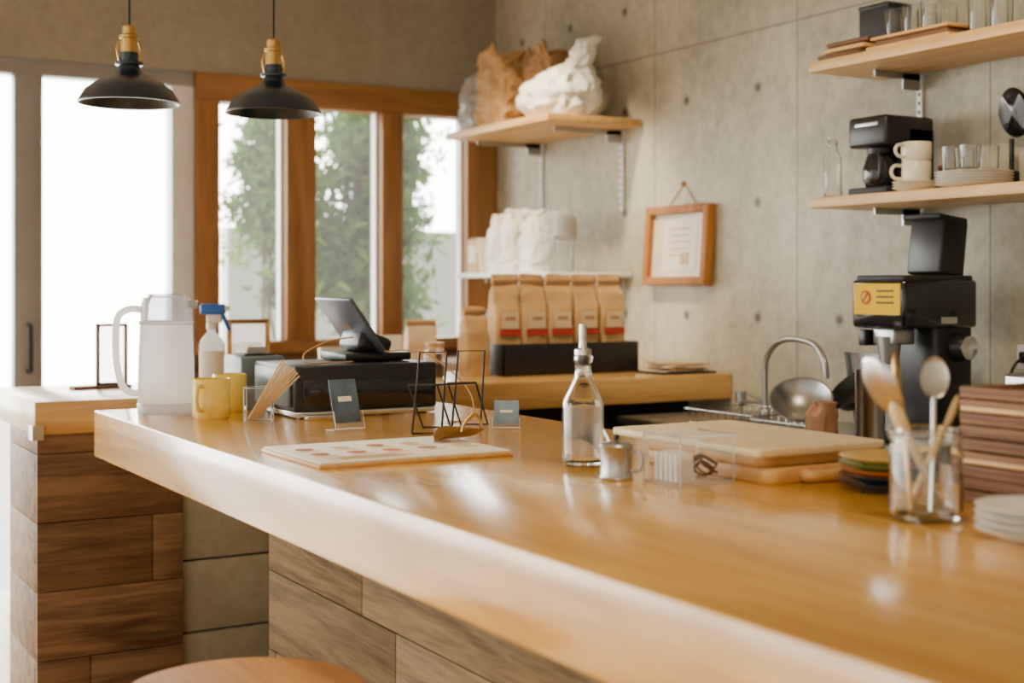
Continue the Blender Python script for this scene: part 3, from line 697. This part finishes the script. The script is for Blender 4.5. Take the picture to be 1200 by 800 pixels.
o.box((0,0,0),(.036,.12,.075),M_aluL,.004); o.box((-.02,-.02,0),(.03,.03,.035),M_white,.004); o.box((-.02,.025,0),(.03,.03,.035),M_black,.004)
o.tube([(-.03,.025,0),(-.07,.03,-.03),(-.08,.05,-.12),(-.06,.08,-.26)],.005,M_black,smooth=5)
o.tube([(.005,-.06,0),(.005,-.8,0)],.009,M_aluL,8); o.end()
o=O('espresso_tamper_stand',(3.3,2.55,ZW)); o.box((0,0,.12),(.22,.22,.24),M_steelD,.01); o.cyl(.05,.24,.36,M_steel,(0,0,0)); o.cyl(.055,.36,.38,M_black); o.end()
# ------------------------------------------------------------------ unseen ceiling spotlights: first two inferred from lit shelf and crate, others added fill
def downlight(x,y,tx,ty,tz,e,col=(1,.81,.54),ang=70):
    o=O('unseen_ceiling_spotlight',(x,y,ZC-.16)); 
    dr=(Vector((tx,ty,tz))-Vector((x,y,ZC-.16))).normalized(); q=dr.to_track_quat('-Z','Y').to_euler()
    rot=[math.degrees(a) for a in q]
    o.lathe([(.0,.06),(.045,.06),(.05,.05),(.05,-.05),(.046,-.05),(.044,-.02),(0,-.02)],M_blackm,rot=rot); o.lathe([(0,-.024),(.04,-.024),(0,-.0241)],M_lampw,rot=rot)
    o.tube([(0,0,.05),(0,0,.16)],.01,M_blackm); ob=o.end()
    l=bpy.data.lights.new('spot_bulb','SPOT'); l.energy=e; l.color=col; l.spot_size=rad(ang); l.spot_blend=.8; l.shadow_soft_size=.05
    lo=bpy.data.objects.new('spot_bulb',l); S.collection.objects.link(lo); lo.parent=ob; lo.location=dr*.07; lo.rotation_euler=q
downlight(2.3,4.6,3.35,5.2,1.5,170,ang=52)
downlight(2.1,4.0,3.0,4.7,1.1,120,ang=52)
downlight(1.2,1.2,1.5,1.9,1.0,60)  # out-of-view fill added for brightness, as are the next two
downlight(1.4,2.9,1.5,3.1,1.0,45)
downlight(2.2,2.2,3.5,3.3,1.5,75)
# ------------------------------------------------------------------ world + camera
wd=bpy.data.worlds.new('daylight'); S.world=wd; wd.use_nodes=True
nt=wd.node_tree; bg=nt.nodes['Background']; bg.inputs[0].default_value=(1,.98,.895,1)
tc=nt.nodes.new('ShaderNodeTexCoord'); sp=nt.nodes.new('ShaderNodeSeparateXYZ'); mr=nt.nodes.new('ShaderNodeMapRange')
nt.links.new(tc.outputs['Generated'],sp.inputs[0]); nt.links.new(sp.outputs['Y'],mr.inputs['Value'])
mr.inputs['From Min'].default_value=.1; mr.inputs['From Max'].default_value=.8; mr.inputs['To Min'].default_value=1.6; mr.inputs['To Max'].default_value=16
nt.links.new(mr.outputs[0],bg.inputs[1])
cam=bpy.data.cameras.new('camera'); co=bpy.data.objects.new('camera',cam); S.collection.objects.link(co)
cam.sensor_width=36; cam.lens=48; cam.shift_y=-65/1200
co.location=(0,0,1.35); co.rotation_euler=(rad(90),0,rad(-30.4))
cam.dof.use_dof=True; cam.dof.focus_distance=3.3; cam.dof.aperture_fstop=2.4
S.camera=co
